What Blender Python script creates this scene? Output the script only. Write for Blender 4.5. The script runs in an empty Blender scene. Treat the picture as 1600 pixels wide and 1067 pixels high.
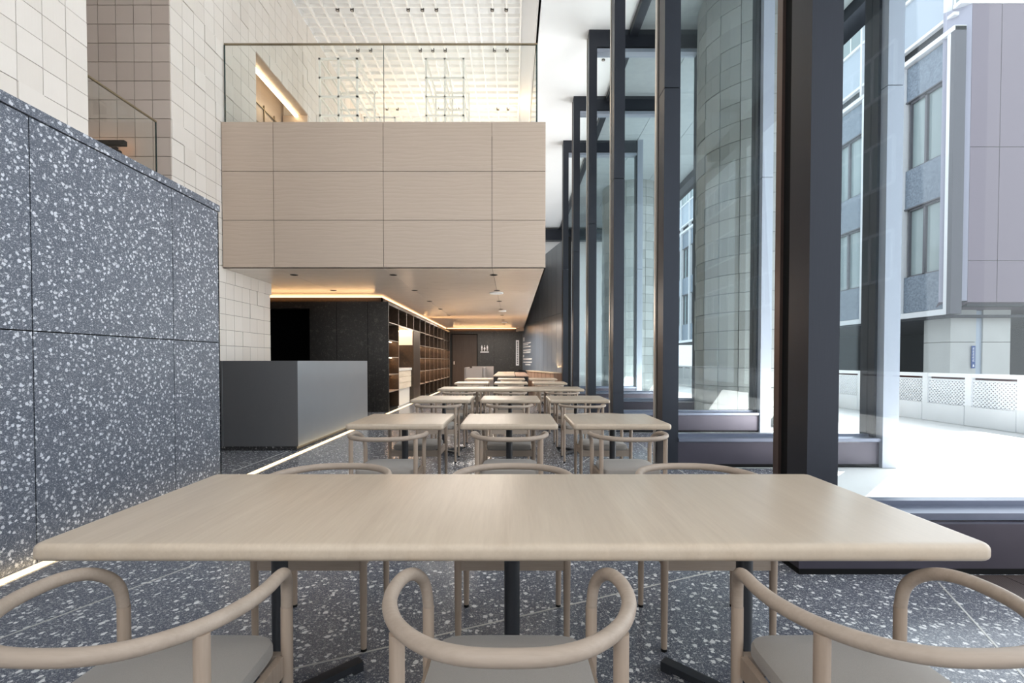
import bpy, bmesh, math, random
from mathutils import Vector, Matrix, Euler
random.seed(7)
S = bpy.context.scene
COL = S.collection
PI = math.pi
V = Vector

# ------------------------------------------------------------------ camera, world, sun, exposure
EYE = 1.215
cam_d = bpy.data.cameras.new('camera')
cam = bpy.data.objects.new('camera', cam_d)
COL.objects.link(cam)
cam.location = (0, 0, EYE)
cam.rotation_euler = (math.radians(90 - 1.1), 0, 0)
cam_d.sensor_width = 36
cam_d.lens = 740 / 1600 * 36
cam_d.shift_y = 44.7 / 1600
cam_d.clip_start = .05
cam_d.clip_end = 500
S.camera = cam

W = bpy.data.worlds.new('world')
S.world = W
W.use_nodes = True
_bg = W.node_tree.nodes['Background']
_bg.inputs[0].default_value = (.86, .93, 1, 1)
_bg.inputs[1].default_value = 1.6

sd = bpy.data.lights.new('sun', 'SUN')
sd.energy = 16.0
sd.angle = math.radians(.6)
sd.color = (1, .965, .91)
sun = bpy.data.objects.new('sun', sd)
COL.objects.link(sun)
_az, _el = math.radians(47), math.radians(55)          # azimuth from +Y towards +X
_to = V((math.sin(_az) * math.cos(_el), math.cos(_az) * math.cos(_el), math.sin(_el)))
sun.rotation_euler = _to.to_track_quat('Z', 'Y').to_euler()

S.view_settings.view_transform = 'Standard'
S.view_settings.look = 'None'
S.view_settings.gamma = 1
S.view_settings.use_curve_mapping = False
S.view_settings.exposure = 0.1
S.cycles.max_bounces = 10
S.cycles.diffuse_bounces = 6
S.cycles.glossy_bounces = 4
S.cycles.transparent_max_bounces = 24




def area(name, loc, direction, sx, sy, power, color):
    d = bpy.data.lights.new(name, 'AREA')
    d.shape = 'RECTANGLE'; d.size = sx; d.size_y = sy; d.energy = power; d.color = color
    o = bpy.data.objects.new(name, d); COL.objects.link(o)
    o.location = loc
    o.rotation_euler = V(direction).to_track_quat('-Z', 'Y').to_euler()
    return o


area('window_daylight_fill', (7.6, 8, 4.2), (-1, 0, -.05), 22, 7.5, 1000, (.88, .94, 1))  # added area lamp outside the bays, stands in for daylight from the right
area('street_fill', (2.5, -6.5, 4.5), (-.35, 1, -.1), 6, 7, 130, (.92, .96, 1))  # added fill lamp behind the camera, stands in for daylight from the street
area('gallery_fill', (-2.2, 15.5, 5.3), (0, 0, 1), 4.4, 13, 235, (1, .95, .88))  # added upward fill hidden on the mezzanine, brightens the grid ceiling
for _y in (10.5, 13.5, 16.5, 19.5):
    area('soffit_fill', (-1.2, _y, 2.75), (0, 0, -1), 2.6, .3, 60 if _y < 19 else 170, (1, .92, .82))  # added area lamps standing in for the downlights; farthest one lifts the end wall


area('terrace_bounce_fill', (4.8, 13, .12), (-.82, 0, .57), 16, 1.0, 700, (1, .96, .9))  # added lamp low on the deck, imitates sunlight bounced off the terrace
area('cove_glow', (-3.08, 17, 2.64), (.35, 0, 1), .12, 11, 60, (1, .58, .26))
area('cove_glow', (.50, 15, 8.72), (-.25, 0, 1), .08, 22, 190, (1, .66, .36))
area('cove_glow', (-5.6, 11.38, 2.64), (0, -.3, 1), 4.6, .12, 16, (1, .58, .26))
area('cove_glow', (-1.4, 22.6, 2.64), (0, -.3, 1), 2.8, .12, 14, (1, .58, .26))


# ------------------------------------------------------------------ materials
def srgb(r, g, b):
    f = lambda c: (c / 255 / 12.92) if c / 255 <= .04045 else ((c / 255 + .055) / 1.055) ** 2.4
    return (f(r), f(g), f(b), 1)


class NT:
    def __init__(s, name):
        s.m = bpy.data.materials.new(name)
        s.m.use_nodes = True
        s.t = s.m.node_tree
        s.b = s.t.nodes['Principled BSDF']

    def n(s, typ, **kw):
        nd = s.t.nodes.new('ShaderNode' + typ)
        for k, v in kw.items():
            if k.startswith('i_'):
                key = k[2:].replace('_', ' ')
                nd.inputs[key].default_value = v
            else:
                setattr(nd, k, v)
        return nd

    def l(s, a, b):
        s.t.links.new(a, b)

    def val(s, sock, v):
        if hasattr(v, 'is_output') or hasattr(v, 'links'):
            s.l(v, sock)
        else:
            sock.default_value = v

    def math(s, op, a, b=0.0, c=0.0):
        nd = s.n('Math', operation=op)
        s.val(nd.inputs[0], a); s.val(nd.inputs[1], b); s.val(nd.inputs[2], c)
        return nd.outputs[0]

    def mix(s, f, a, b):
        nd = s.n('Mix', data_type='RGBA')
        s.val(nd.inputs[0], f); s.val(nd.inputs[6], a); s.val(nd.inputs[7], b)
        return nd.outputs[2]

    def coord(s, scale=(1, 1, 1), rot=(0, 0, 0)):
        tc = s.n('TexCoord')
        mp = s.n('Mapping')
        mp.inputs['Scale'].default_value = scale
        mp.inputs['Rotation'].default_value = rot
        s.l(tc.outputs['Object'], mp.inputs[0])
        return mp.outputs[0]

    def noise(s, vec, scale, detail=3, rough=.5, dist=0):
        nd = s.n('TexNoise')
        s.l(vec, nd.inputs['Vector'])
        nd.inputs['Scale'].default_value = scale
        nd.inputs['Detail'].default_value = detail
        nd.inputs['Roughness'].default_value = rough
        nd.inputs['Distortion'].default_value = dist
        return nd.outputs[0]

    def ramp(s, f, a, b):
        nd = s.n('MapRange')
        s.l(f, nd.inputs[0])
        nd.inputs[1].default_value = a
        nd.inputs[2].default_value = b
        return nd.outputs[0]

    def bump(s, h, strength=.2, dist=.002):
        nd = s.n('Bump')
        nd.inputs['Strength'].default_value = strength
        nd.inputs['Distance'].default_value = dist
        s.l(h, nd.inputs['Height'])
        s.l(nd.outputs[0], s.b.inputs['Normal'])

    def set(s, color=None, rough=None, metal=None, spec=None):
        if color is not None: s.val(s.b.inputs['Base Color'], color)
        if rough is not None: s.val(s.b.inputs['Roughness'], rough)
        if metal is not None: s.val(s.b.inputs['Metallic'], metal)
        if spec is not None: s.val(s.b.inputs['Specular IOR Level'], spec)
        return s


def plain(name, color, rough=.5, metal=0, spec=.5, var=.04, scale=6):
    t = NT(name)
    c = t.coord()
    f = t.noise(c, scale, 4)
    a = tuple(x * (1 - var) for x in color[:3]) + (1,)
    b = tuple(min(1, x * (1 + var)) for x in color[:3]) + (1,)
    t.set(t.mix(f, a, b), rough, metal, spec)
    return t.m


def emit(name, color, strength):
    t = NT(name)
    e = t.n('Emission')
    e.inputs[0].default_value = color
    e.inputs[1].default_value = strength
    t.l(e.outputs[0], t.t.nodes['Material Output'].inputs[0])
    return t.m


def glass(name, tint, f0=.05, rough=0.0):
    t = NT(name)
    tr = t.n('BsdfTransparent'); tr.inputs[0].default_value = tint
    gl = t.n('BsdfGlossy'); gl.inputs['Roughness'].default_value = rough
    gl.inputs[0].default_value = (.95, .98, 1, 1)
    lw = t.n('LayerWeight'); lw.inputs[0].default_value = .5
    p = t.math('POWER', lw.outputs['Facing'], 5)
    f = t.math('MULTIPLY_ADD', p, 1 - f0, f0)
    mx = t.n('MixShader')
    t.l(f, mx.inputs[0]); t.l(tr.outputs[0], mx.inputs[1]); t.l(gl.outputs[0], mx.inputs[2])
    t.l(mx.outputs[0], t.t.nodes['Material Output'].inputs[0])
    return t.m


def terrazzo(name, base, base2, chip, rough, amount=1.0):
    t = NT(name)
    c = t.coord()
    dn = t.n('TexNoise'); t.l(c, dn.inputs['Vector'])
    dn.inputs['Scale'].default_value = 45; dn.inputs['Detail'].default_value = 2
    vm = t.n('VectorMath', operation='MULTIPLY_ADD')
    t.l(dn.outputs['Color'], vm.inputs[0]); vm.inputs[1].default_value = (.026, .026, .026); t.l(c, vm.inputs[2])
    col = t.mix(t.ramp(t.noise(c, 320, 2), .35, .7), base, base2)
    for sc, dens, rad, br in ((380, .5, .44, .30), (150, .5, .40, .34), (84, .30, .36, .5), (35, .48, .325, .95)):
        vo = t.n('TexVoronoi')
        t.l(vm.outputs[0], vo.inputs['Vector'])
        vo.inputs['Scale'].default_value = sc
        sep = t.n('SeparateColor'); t.l(vo.outputs['Color'], sep.inputs[0])
        r = t.math('MULTIPLY', t.ramp(sep.outputs[0], 1 - dens * amount, 1.0), rad)
        r = t.math('MULTIPLY_ADD', t.math('GREATER_THAN', sep.outputs[0], 1 - dens * amount), rad * .45, r)
        m = t.math('LESS_THAN', vo.outputs['Distance'], r)
        f = t.math('MULTIPLY', m, br)
        tone = t.mix(sep.outputs[1], tuple(x * .72 for x in chip[:3]) + (1,), chip)
        col = t.mix(f, col, tone)
    t.set(col, rough, 0, .5)
    return t.m


def wood(name, a, b, axis='X', rough=.45, fine=60, plank=0):
    """grain runs along axis"""
    t = NT(name)
    sc = {'X': (.06, 1, 1), 'Y': (1, .06, 1), 'Z': (1, 1, .06)}[axis]
    c = t.coord(sc)
    f1 = t.noise(c, fine * .35, 6, .6, .4)
    f2 = t.noise(c, fine * 2.2, 3, .6, .2)
    f = t.math('ADD', t.math('MULTIPLY', f1, .62), t.math('MULTIPLY', f2, .38))
    f = t.ramp(f, .33, .67)
    col = t.mix(f, a, b)
    if plank:
        tc = t.n('TexCoord')
        sp = t.n('SeparateXYZ'); t.l(tc.outputs['Object'], sp.inputs[0])
        k = t.math('FLOOR', t.math('DIVIDE', sp.outputs['X' if axis == 'Y' else 'Y'], plank))
        wn = t.n('TexWhiteNoise', noise_dimensions='1D'); t.l(k, wn.inputs['W'])
        col = t.mix(t.math('MULTIPLY', wn.outputs['Value'], .5), col, tuple(x * .86 for x in b[:3]) + (1,))
    t.set(col, rough, 0, .4)
    t.bump(f2, .08, .001)
    return t.m


def catseye_wood(name, a, b, rough):
    """pale panel veneer, horizontal cathedral grain along X, repeats with height"""
    t = NT(name)
    c = t.coord((.35, 1, 1))
    wv = t.n('TexWave', wave_type='BANDS', bands_direction='Z', wave_profile='SAW')
    t.l(c, wv.inputs['Vector'])
    wv.inputs['Scale'].default_value = 4.6
    wv.inputs['Distortion'].default_value = 7
    wv.inputs['Detail'].default_value = 4
    wv.inputs['Detail Scale'].default_value = .9
    fine = t.noise(t.coord((.03, 1, 1)), 70, 5, .65)
    f = t.math('ADD', t.math('MULTIPLY', wv.outputs['Fac'], .26), t.math('MULTIPLY', fine, .9))
    t.set(t.mix(t.ramp(f, .3, .8), a, b), rough, 0, .5)
    return t.m


def speck_dark(name, base, fleck, rough=.35):
    """dark pressed board with pale fibre flecks"""
    t = NT(name)
    c = t.coord()
    f1 = t.ramp(t.noise(c, 9, 6, .7, .8), .56, .78)
    f2 = t.ramp(t.noise(c, 42, 4, .7, 1.2), .58, .78)
    f = t.math('MAXIMUM', t.math('MULTIPLY', f1, .5), f2)
    t.set(t.mix(f, base, fleck), rough, 0, .5)
    return t.m


M = {}
M['wall_terrazzo'] = terrazzo('wall terrazzo', srgb(66, 72, 84), srgb(100, 106, 118), srgb(220, 223, 230), .38)
M['floor_terrazzo'] = terrazzo('floor terrazzo', srgb(66, 70, 80), srgb(104, 108, 120), srgb(236, 236, 236), .2, 1.0)
M['plinth_terrazzo'] = terrazzo('plinth terrazzo', srgb(24, 24, 26), srgb(44, 44, 48), srgb(150, 150, 150), .3, .6)
M['tabletop'] = wood('pale oak tabletop', srgb(180, 163, 144), srgb(198, 182, 163), 'Y', .34, 46, .32)
M['tabletop_x'] = M['tabletop']
M['chair_wood'] = wood('bleached oak chair', srgb(152, 137, 123), srgb(168, 152, 138), 'X', .5, 90)
M['chair_leg'] = wood('bleached oak leg', srgb(152, 134, 118), srgb(168, 150, 134), 'Z', .5, 60)
M['panel_wood'] = catseye_wood('pale veneer panel', srgb(178, 160, 144), srgb(190, 172, 156), .42)
M['soffit_wood'] = catseye_wood('pale veneer soffit', srgb(216, 203, 190), srgb(230, 218, 206), .24)
M['drawer_wood'] = wood('drawer veneer', srgb(196, 180, 158), srgb(222, 208, 188), 'Y', .5, 40)
M['bench_wood'] = wood('bench veneer', srgb(150, 122, 104), srgb(180, 152, 134), 'Z', .5, 40)
M['fabric'] = None
t = NT('grey seat fabric')
_c = t.coord()
_f = t.noise(_c, 900, 2, .7)
t.set(t.mix(_f, srgb(126, 120, 114), srgb(160, 153, 146)), .92, 0, .2)
t.bump(_f, .35, .001)
t.b.inputs['Sheen Weight'].default_value = .25
M['fabric'] = t.m
t = NT('black powder coated steel')
t.set(t.mix(t.noise(t.coord(), 300, 2), srgb(34, 36, 40), srgb(46, 48, 53)), .42, 0, .5)
M['black_steel'] = t.m
M['black'] = plain('matt black', srgb(12, 12, 13), .8, 0, .2)
t = NT('dark anodised frame')
t.set(t.mix(t.noise(t.coord((1, 1, .02)), 300, 3), srgb(42, 45, 53), srgb(50, 53, 61)), .4, .55, .5)
M['frame'] = t.m
t = NT('dark purple sill panel')
t.set(t.mix(t.noise(t.coord(), 3, 3), srgb(70, 66, 76), srgb(82, 78, 88)), .36, .55, .5)
M['sill'] = t.m
M['sill_light'] = plain('brushed sill ledge', srgb(112, 118, 134), .3, .6, .5)
M['bronze'] = plain('bronze anodised strip', srgb(96, 82, 78), .35, .7, .5)
M['steel_light'] = plain('pale anodised strip', srgb(206, 200, 192), .3, .6, .5)
M['dust_metal'] = plain('dusty outdoor aluminium', srgb(148, 154, 166), .5, .3, .5, .06, 90)
M['glass'] = glass('clear facade glass', (.95, .975, .98, 1), .025)
M['rail_glass'] = glass('clear balustrade glass', (.975, .982, .968, 1), .025)
M['glass_edge'] = plain('dark green glass edge', srgb(40, 58, 58), .15)
M['cap_brass'] = plain('balustrade cap', srgb(140, 126, 102), .3, .6)
M['white_ceiling'] = plain('white ceiling paint', srgb(244, 245, 246), .7, 0, .3, .01)
M['white_grid'] = plain('white ceiling grid', srgb(246, 244, 240), .6, 0, .3, .01)
M['white_metal'] = plain('white lattice metal', srgb(240, 238, 230), .45, 0, .4, .01)
M['cream_plaster'] = plain('cream plaster', srgb(206, 198, 190), .8)
M['tile_gap'] = plain('tile joint mortar', srgb(104, 92, 84), .9)
t = NT('cream ribbed tile')
tc = t.n('TexCoord'); sp = t.n('SeparateXYZ'); t.l(tc.outputs['Object'], sp.inputs[0])
_s = t.math('SINE', t.math('MULTIPLY', t.math('ADD', sp.outputs[0], sp.outputs[1]), 2 * PI / .0319))
geo = t.n('NewGeometry')
wv = t.n('TexWhiteNoise'); t.l(geo.outputs['Random Per Island'], wv.inputs['Vector'])
rnd = geo.outputs['Random Per Island']
base = t.mix(rnd, srgb(224, 217, 209), srgb(231, 225, 218))
t.set(base, .6, 0, .3)
t.bump(_s, .12, .002)
M['cream_tile'] = t.m
t = NT('shaded taupe tile')  # darker tone imitates shade on the wall facing the camera
geo = t.n('NewGeometry')
t.set(t.mix(geo.outputs['Random Per Island'], srgb(182, 168, 158), srgb(191, 178, 168)), .6, 0, .3)
M['shaded_tile'] = t.m
M['flake'] = speck_dark('dark fibre board', srgb(30, 29, 29), srgb(120, 116, 110), .42)
M['flake_brown'] = speck_dark('brown fibre board', srgb(50, 38, 28), srgb(124, 94, 68), .4)
M['door_brown'] = wood('dark brown door', srgb(62, 50, 43), srgb(74, 61, 53), 'Z', .5, 40)
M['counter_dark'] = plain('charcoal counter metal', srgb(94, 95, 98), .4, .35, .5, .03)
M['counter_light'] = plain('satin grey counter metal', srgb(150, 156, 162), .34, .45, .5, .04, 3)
M['shelf_metal'] = plain('dark bronze shelf', srgb(140, 128, 118), .4, .2)
M['stone'] = None
t = NT('outdoor granite tile')
geo = t.n('NewGeometry')
_f = t.noise(t.coord(), 60, 5, .7)
_b = t.mix(geo.outputs['Random Per Island'], srgb(150, 152, 150), srgb(176, 178, 176))
t.set(t.mix(t.math('MULTIPLY', _f, .5), _b, srgb(110, 114, 112)), .75, 0, .3)
M['stone'] = t.m
t = NT('soffit stone panel')
_f = t.noise(t.coord(), 5, 8, .75)
t.set(t.mix(_f, srgb(138, 146, 150), srgb(176, 182, 184)), .7)
M['soffit_stone'] = t.m
t = NT('sunlit deck paving')
t.set(t.mix(t.noise(t.coord(), 2, 5), srgb(214, 214, 214), srgb(226, 226, 226)), .8)
M['deck'] = t.m
M['asphalt'] = plain('street asphalt', srgb(110, 110, 112), .9)
M['lilac'] = plain('lilac metal cladding', srgb(124, 113, 124), .42, .35, .5, .03, .4)
M['lilac_side'] = plain('lilac metal corner', srgb(160, 160, 176), .35, .35, .5, .05, .5)
t = NT('blue grey granite')
_f = t.noise(t.coord(), 14, 8, .8)
t.set(t.mix(t.ramp(_f, .35, .68), srgb(76, 88, 104), srgb(138, 152, 168)), .35)
M['blue_granite'] = t.m
M['pale_panel'] = plain('pale blue facade panel', srgb(164, 176, 190), .3, 0, .6, .05, 1)
M['white_frame'] = plain('white facade frame', srgb(226, 228, 232), .4)
M['dark_frame'] = plain('dark facade frame', srgb(84, 84, 92), .4)
t = NT('outdoor window pane')
t.set(t.mix(t.noise(t.coord((1, .3, .3)), 1.2, 3), srgb(112, 130, 134), srgb(160, 174, 176)), .06, 0, .8)
M['ext_pane'] = t.m
M['concrete'] = plain('weathered concrete', srgb(186, 188, 186), .85, 0, .3, .1, 2)
M['dark_under'] = plain('dark undercroft', srgb(56, 58, 64), .8)
M['sign_blue'] = plain('blue sign plate', srgb(34, 72, 138), .4)
M['sign_white'] = plain('white lettering', srgb(236, 238, 242), .5, 0, .3, .01)
M['booth'] = plain('booth grey laminate', srgb(158, 150, 146), .6)
M['back_metal'] = plain('backsplash white metal', srgb(220, 216, 208), .35)
M['grille'] = None
t = NT('bronze floor grille')
tc = t.n('TexCoord'); sp = t.n('SeparateXYZ'); t.l(tc.outputs['Object'], sp.inputs[0])
_s = t.math('GREATER_THAN', t.math('SINE', t.math('MULTIPLY', sp.outputs[0], 2 * PI / .012)), -.2)
t.set(t.mix(_s, srgb(24, 20, 20), srgb(112, 98, 92)), .4, .4)
M['grille'] = t.m
M['red_dark'] = plain('rusty dark backing', srgb(74, 46, 44), .9, 0, .2, .4, 3)
M['joint_metal'] = plain('pale joint strip', srgb(196, 194, 190), .4, .3)
M['led_floor'] = emit('warm led strip', (1, .74, .40, 1), 3.2)
M['led_cove'] = emit('warm cove led', (1, .52, .24, 1), 5.0)
M['led_shelf'] = emit('warm shelf led', (1, .60, .32, 1), 50.0)
M['led_upper'] = emit('warm opening led', (1, .78, .5, 1), 12.0)
M['lamp_dark'] = plain('downlight trim', srgb(70, 66, 62), .5)
M['led_dot'] = emit('downlight lens', (1, .9, .75, 1), .35)


# ------------------------------------------------------------------ mesh helpers
class MB:
    def __init__(s):
        s.v = []; s.f = []

    def add(s, vs, fs):
        o = len(s.v)
        s.v += [tuple(p) for p in vs]
        s.f += [tuple(i + o for i in f) for f in fs]
        return s

    def box(s, x0, x1, y0, y1, z0, z1, mat=None):
        vs = [V((x, y, z)) for z in (z0, z1) for y in (y0, y1) for x in (x0, x1)]
        if mat is not None:
            vs = [mat @ p for p in vs]
        return s.add(vs, [(0, 2, 3, 1), (4, 5, 7, 6), (0, 1, 5, 4), (2, 6, 7, 3), (0, 4, 6, 2), (1, 3, 7, 5)])

    def rbox(s, x0, x1, y0, y1, z0, z1, r=.01, seg=3, vr=None, vseg=5):
        """box with rounded vertical corners (vr) and rounded top/bottom edges (r)"""
        bm = bmesh.new()
        bmesh.ops.create_cube(bm, size=1)
        for v in bm.verts:
            v.co = V(((x0 + x1) / 2 + v.co.x * (x1 - x0), (y0 + y1) / 2 + v.co.y * (y1 - y0), (z0 + z1) / 2 + v.co.z * (z1 - z0)))
        if vr:
            es = [e for e in bm.edges if abs(e.verts[0].co.z - e.verts[1].co.z) > (z1 - z0) * .5]
            bmesh.ops.bevel(bm, geom=es, offset=vr, segments=vseg, affect='EDGES', profile=.5)
            es = [e for e in bm.edges if abs(e.verts[0].co.z - e.verts[1].co.z) < 1e-6 and len(e.link_faces) == 2
                  and any(abs(f.normal.z) > .9 for f in e.link_faces) and not all(abs(f.normal.z) > .9 for f in e.link_faces)]
        else:
            es = list(bm.edges)
        bm.normal_update()
        bmesh.ops.bevel(bm, geom=es, offset=r, segments=seg, affect='EDGES', profile=.5)
        o = len(s.v)
        bm.verts.index_update()
        s.v += [tuple(v.co) for v in bm.verts]
        s.f += [tuple(v.index + o for v in f.verts) for f in bm.faces]
        bm.free()
        return s

    def cyl(s, c, r, z0, z1, n=20, r2=None):
        r2 = r if r2 is None else r2
        vs = [(c[0] + r * math.cos(2 * PI * i / n), c[1] + r * math.sin(2 * PI * i / n), z0) for i in range(n)]
        vs += [(c[0] + r2 * math.cos(2 * PI * i / n), c[1] + r2 * math.sin(2 * PI * i / n), z1) for i in range(n)]
        fs = [(i, (i + 1) % n, n + (i + 1) % n, n + i) for i in range(n)]
        fs += [tuple(reversed(range(n))), tuple(range(n, 2 * n))]
        return s.add(vs, fs)

    def tube(s, pts, r, n=14, res=6, caps=True):
        pts = [V(p) for p in pts]
        if res > 1:
            out = []
            for i in range(len(pts) - 1):
                p0 = pts[max(i - 1, 0)]; p1 = pts[i]; p2 = pts[i + 1]; p3 = pts[min(i + 2, len(pts) - 1)]
                for k in range(res):
                    u = k / res
                    out.append(.5 * ((2 * p1) + (p2 - p0) * u + (2 * p0 - 5 * p1 + 4 * p2 - p3) * u * u + (3 * p1 - p0 - 3 * p2 + p3) * u ** 3))
            out.append(pts[-1])
            pts = out
        tan = [(pts[min(i + 1, len(pts) - 1)] - pts[max(i - 1, 0)]).normalized() for i in range(len(pts))]
        up = V((0, 0, 1)) if abs(tan[0].z) < .9 else V((1, 0, 0))
        nrm = (up - tan[0] * up.dot(tan[0])).normalized()
        vs = []
        for i, p in enumerate(pts):
            nrm = (nrm - tan[i] * nrm.dot(tan[i])).normalized()
            b = tan[i].cross(nrm)
            rr = r(i / (len(pts) - 1)) if callable(r) else r
            vs += [p + rr * (math.cos(2 * PI * k / n) * nrm + math.sin(2 * PI * k / n) * b) for k in range(n)]
        fs = []
        for i in range(len(pts) - 1):
            for k in range(n):
                fs.append((i * n + k, i * n + (k + 1) % n, (i + 1) * n + (k + 1) % n, (i + 1) * n + k))
        if caps:
            fs.append(tuple(reversed(range(n))))
            fs.append(tuple(range((len(pts) - 1) * n, len(pts) * n)))
        return s.add(vs, fs)

    def build(s, name, m, parent=None, smooth=False, mats=None):
        me = bpy.data.meshes.new(name)
        me.from_pydata(s.v, [], s.f)
        bm = bmesh.new(); bm.from_mesh(me)
        bmesh.ops.recalc_face_normals(bm, faces=bm.faces)
        bm.to_mesh(me); bm.free()
        me.materials.append(M[m] if isinstance(m, str) else m)
        if smooth:
            me.shade_smooth()
            me.set_sharp_from_angle(angle=math.radians(40))
        o = bpy.data.objects.new(name, me)
        COL.objects.link(o)
        if parent is not None:
            o.parent = parent
        return o


def tag(o, label, cat, group=None):
    o['label'] = label; o['category'] = cat
    if group: o['group'] = group
    return o


def thing(name, label, cat, loc=(0, 0, 0), rotz=0, group=None):
    o = bpy.data.objects.new(name, None)
    COL.objects.link(o)
    o.location = loc; o.rotation_euler = (0, 0, rotz)
    o.empty_display_size = .1
    return tag(o, label, cat, group)


def struct(name, mb, m, smooth=False):
    o = mb.build(name, m, None, smooth)
    o['kind'] = 'structure'
    return o


def dup(root, loc, rotz=0, label=None, group=None):
    def cp(o, par):
        c = o.copy(); COL.objects.link(c)
        if par is not None: c.parent = par
        for k in list(o.children): cp(k, c)
        return c
    r = cp(root, None)
    r.location = loc; r.rotation_euler = (0, 0, rotz)
    if label: r['label'] = label
    if group: r['group'] = group
    return r


# ------------------------------------------------------------------ floor and outdoor ground
XP = 1.72                         # inner face of the facade posts
FR = [2.75, 5.4, 8.05, 10.7, 13.35, 16.0]
b = MB().add([(-9, -6, 0), (6, -6, 0), (6, 2.70, 0), (1.70, 2.70, 0), (1.70, 24, 0), (-9, 24, 0),
              (-9, -6, -.2), (6, -6, -.2), (6, 2.70, -.2), (1.70, 2.70, -.2), (1.70, 24, -.2), (-9, 24, -.2)],
             [(0, 1, 2, 3, 4, 5), (11, 10, 9, 8, 7, 6), (0, 6, 7, 1), (1, 7, 8, 2), (2, 8, 9, 3), (3, 9, 10, 4), (4, 10, 11, 5), (5, 11, 6, 0)])
struct('floor', b, 'floor_terrazzo')


def strip(x0, y0, x1, y1, w=.008, z=.0015):
    d = V((x1 - x0, y1 - y0, 0)); n = V((-d.y, d.x, 0)).normalized() * w / 2
    a = V((x0, y0, 0)); c = V((x1, y1, 0))
    vs = [a + n, a - n, c - n, c + n]
    return MB().add(vs + [p + V((0, 0, z)) for p in vs], [(3, 2, 1, 0), (4, 5, 6, 7), (0, 1, 5, 4), (1, 2, 6, 5), (2, 3, 7, 6), (3, 0, 4, 7)])


def floor_pt(x, y):
    t = math.atan((y - 578.2) / 740) + math.radians(1.1)
    Y = EYE / math.tan(t)
    depth = math.cos(math.radians(1.1)) * Y + math.sin(math.radians(1.1)) * EYE
    return (x - 800) / 740 * depth, Y


joints = [((0, 997.5), (304.4, 882.3), -.35, 0), ((455.7, 1045.7), (1080, 901), -.1, .08), ((1469.3, 913.3), (1569, 1023), -.05, .6),
          ((887.5, 737.5), (921, 715), -.3, .8), ((995, 691), (1012.5, 702.5), -1, 2.5), ((378, 731), (444, 707), -.2, .5)]
k = 0
for (p, q, e0, e1) in joints:
    a = V(floor_pt(*p)); c = V(floor_pt(*q)); d = c - a
    a2 = a + d * e0; c2 = c + d * e1
    k += 1
    struct('trim_%d' % k, strip(a2.x, a2.y, c2.x, c2.y, .009), 'joint_metal')

b = MB().box(1.70, 9.2, 2.71, 46, -.25, -.005).box(6.01, 9.2, -30, 2.71, -.25, -.005)
o = struct('ground_deck', b, 'deck')
b = MB()
for y in FR[:5]:
    b.add([(1.70, y + .1, -.004), (3.3, y + 2.6, -.004), (1.70, y + 2.6, -.004), (1.70, y + .1, .0), (3.3, y + 2.6, .0), (1.70, y + 2.6, .0)],
          [(0, 2, 1), (3, 4, 5), (0, 1, 4, 3), (1, 2, 5, 4), (2, 0, 3, 5)])
struct('floor', b, 'floor_terrazzo')
struct('ground_street', MB().box(9.2, 60, -60, 90, -3.2, -3.0), 'asphalt')

# ------------------------------------------------------------------ left: terrazzo stair wall
b = MB().box(-3.05, -2.862, -1.5, 4.615, 0, 2.70)
struct('wall_left', b, 'black')
b = MB()
ys = [-1.5, .47, 1.645, 2.82, 3.995, 4.625]
for i in range(5):
    for z0, z1 in ((0, 1.39), (1.398, 2.655)):
        b.box(-2.865, -2.85, ys[i] + .004, ys[i + 1] - (.004 if i < 4 else 0), z0, z1)
b.box(-3.05, -2.85, 4.61, 4.625, 0, 2.655)
struct('wall_left', b, 'wall_terrazzo')
struct('wall_left', MB().box(-3.07, -2.842, -1.5, 4.635, 2.663, 2.725), 'wall_terrazzo')


# ------------------------------------------------------------------ tiled walls
def tile_wall_x(x, y0, y1, z0, z1, w, h, gap=.0065, holes=(), depth=.013, face=1, phase=0):
    b = MB()
    ny = int(round((y1 - y0) / w)); nz = int(round((z1 - z0) / h))
    w = (y1 - y0) / ny
    for j in range(nz):
        for i in range(ny):
            a = y0 + i * w; c = z0 + j * h
            if any(a + w > H[0] + .01 and a < H[1] - .01 and c + h > H[2] + .01 and c < H[3] - .01 for H in holes):
                continue
            d = random.choice([0, 0, 0, 0, .12, .2, 1]) * depth
            b.box(x - .01, x + d, a + gap / 2, a + w - gap / 2, c + gap / 2, c + h - gap / 2)
    return b


TW, TH = .2555, .268
b = tile_wall_x(-4.72, -.25, 5.33, 9.25 - 27 * TH, 9.25, TW, TH)
# return edge of this wall, seen on end
struct('wall_left', b, 'cream_tile')
struct('wall_left', MB().box(-5.0, -4.728, -.25, 5.322, 0, 9.25), 'tile_gap')
zb = 9.25 - 35 * TH
b = tile_wall_x(-4.9, 6.88, 9.62, zb, zb + 10 * TH, TW, TH)
b2 = tile_wall_x(-4.9, 6.88, 27.0, zb + 10 * TH, 9.25, TW, TH,
                 holes=[(9.19, 11.47, 4.9, 7.1), (9.70, 27, 2.54, 4.9), (8.22, 9.70, 2.83, 4.9)])
b.add(b2.v, b2.f)
struct('wall_left', b, 'cream_tile')
b = MB()
b.box(-5.12, -4.907, 6.885, 9.18, 0, 9.25).box(-5.12, -4.907, 9.18, 9.615, 0, 5.0).box(-5.12, -4.907, 9.18, 11.48, 7.14, 9.25)
b.box(-5.12, -4.907, 11.50, 27, 2.9, 9.25)
struct('wall_left', b, 'tile_gap')
# frontal wall at the stair, its shade put into the tile colour
b = MB()
for j in range(35):
    for i in range(12):
        c = 9.25 - (j + 1) * TH; a = -4.905 - (i + 1) * TW
        b.box(a + .004, a + TW - .004, 6.87, 6.9, c + .004, c + TH - .004)
struct('wall_left', b, 'shaded_tile')
struct('wall_left', MB().box(-8, -5.1, 6.885, 7.05, 0, 9.25), 'tile_gap')
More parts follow.
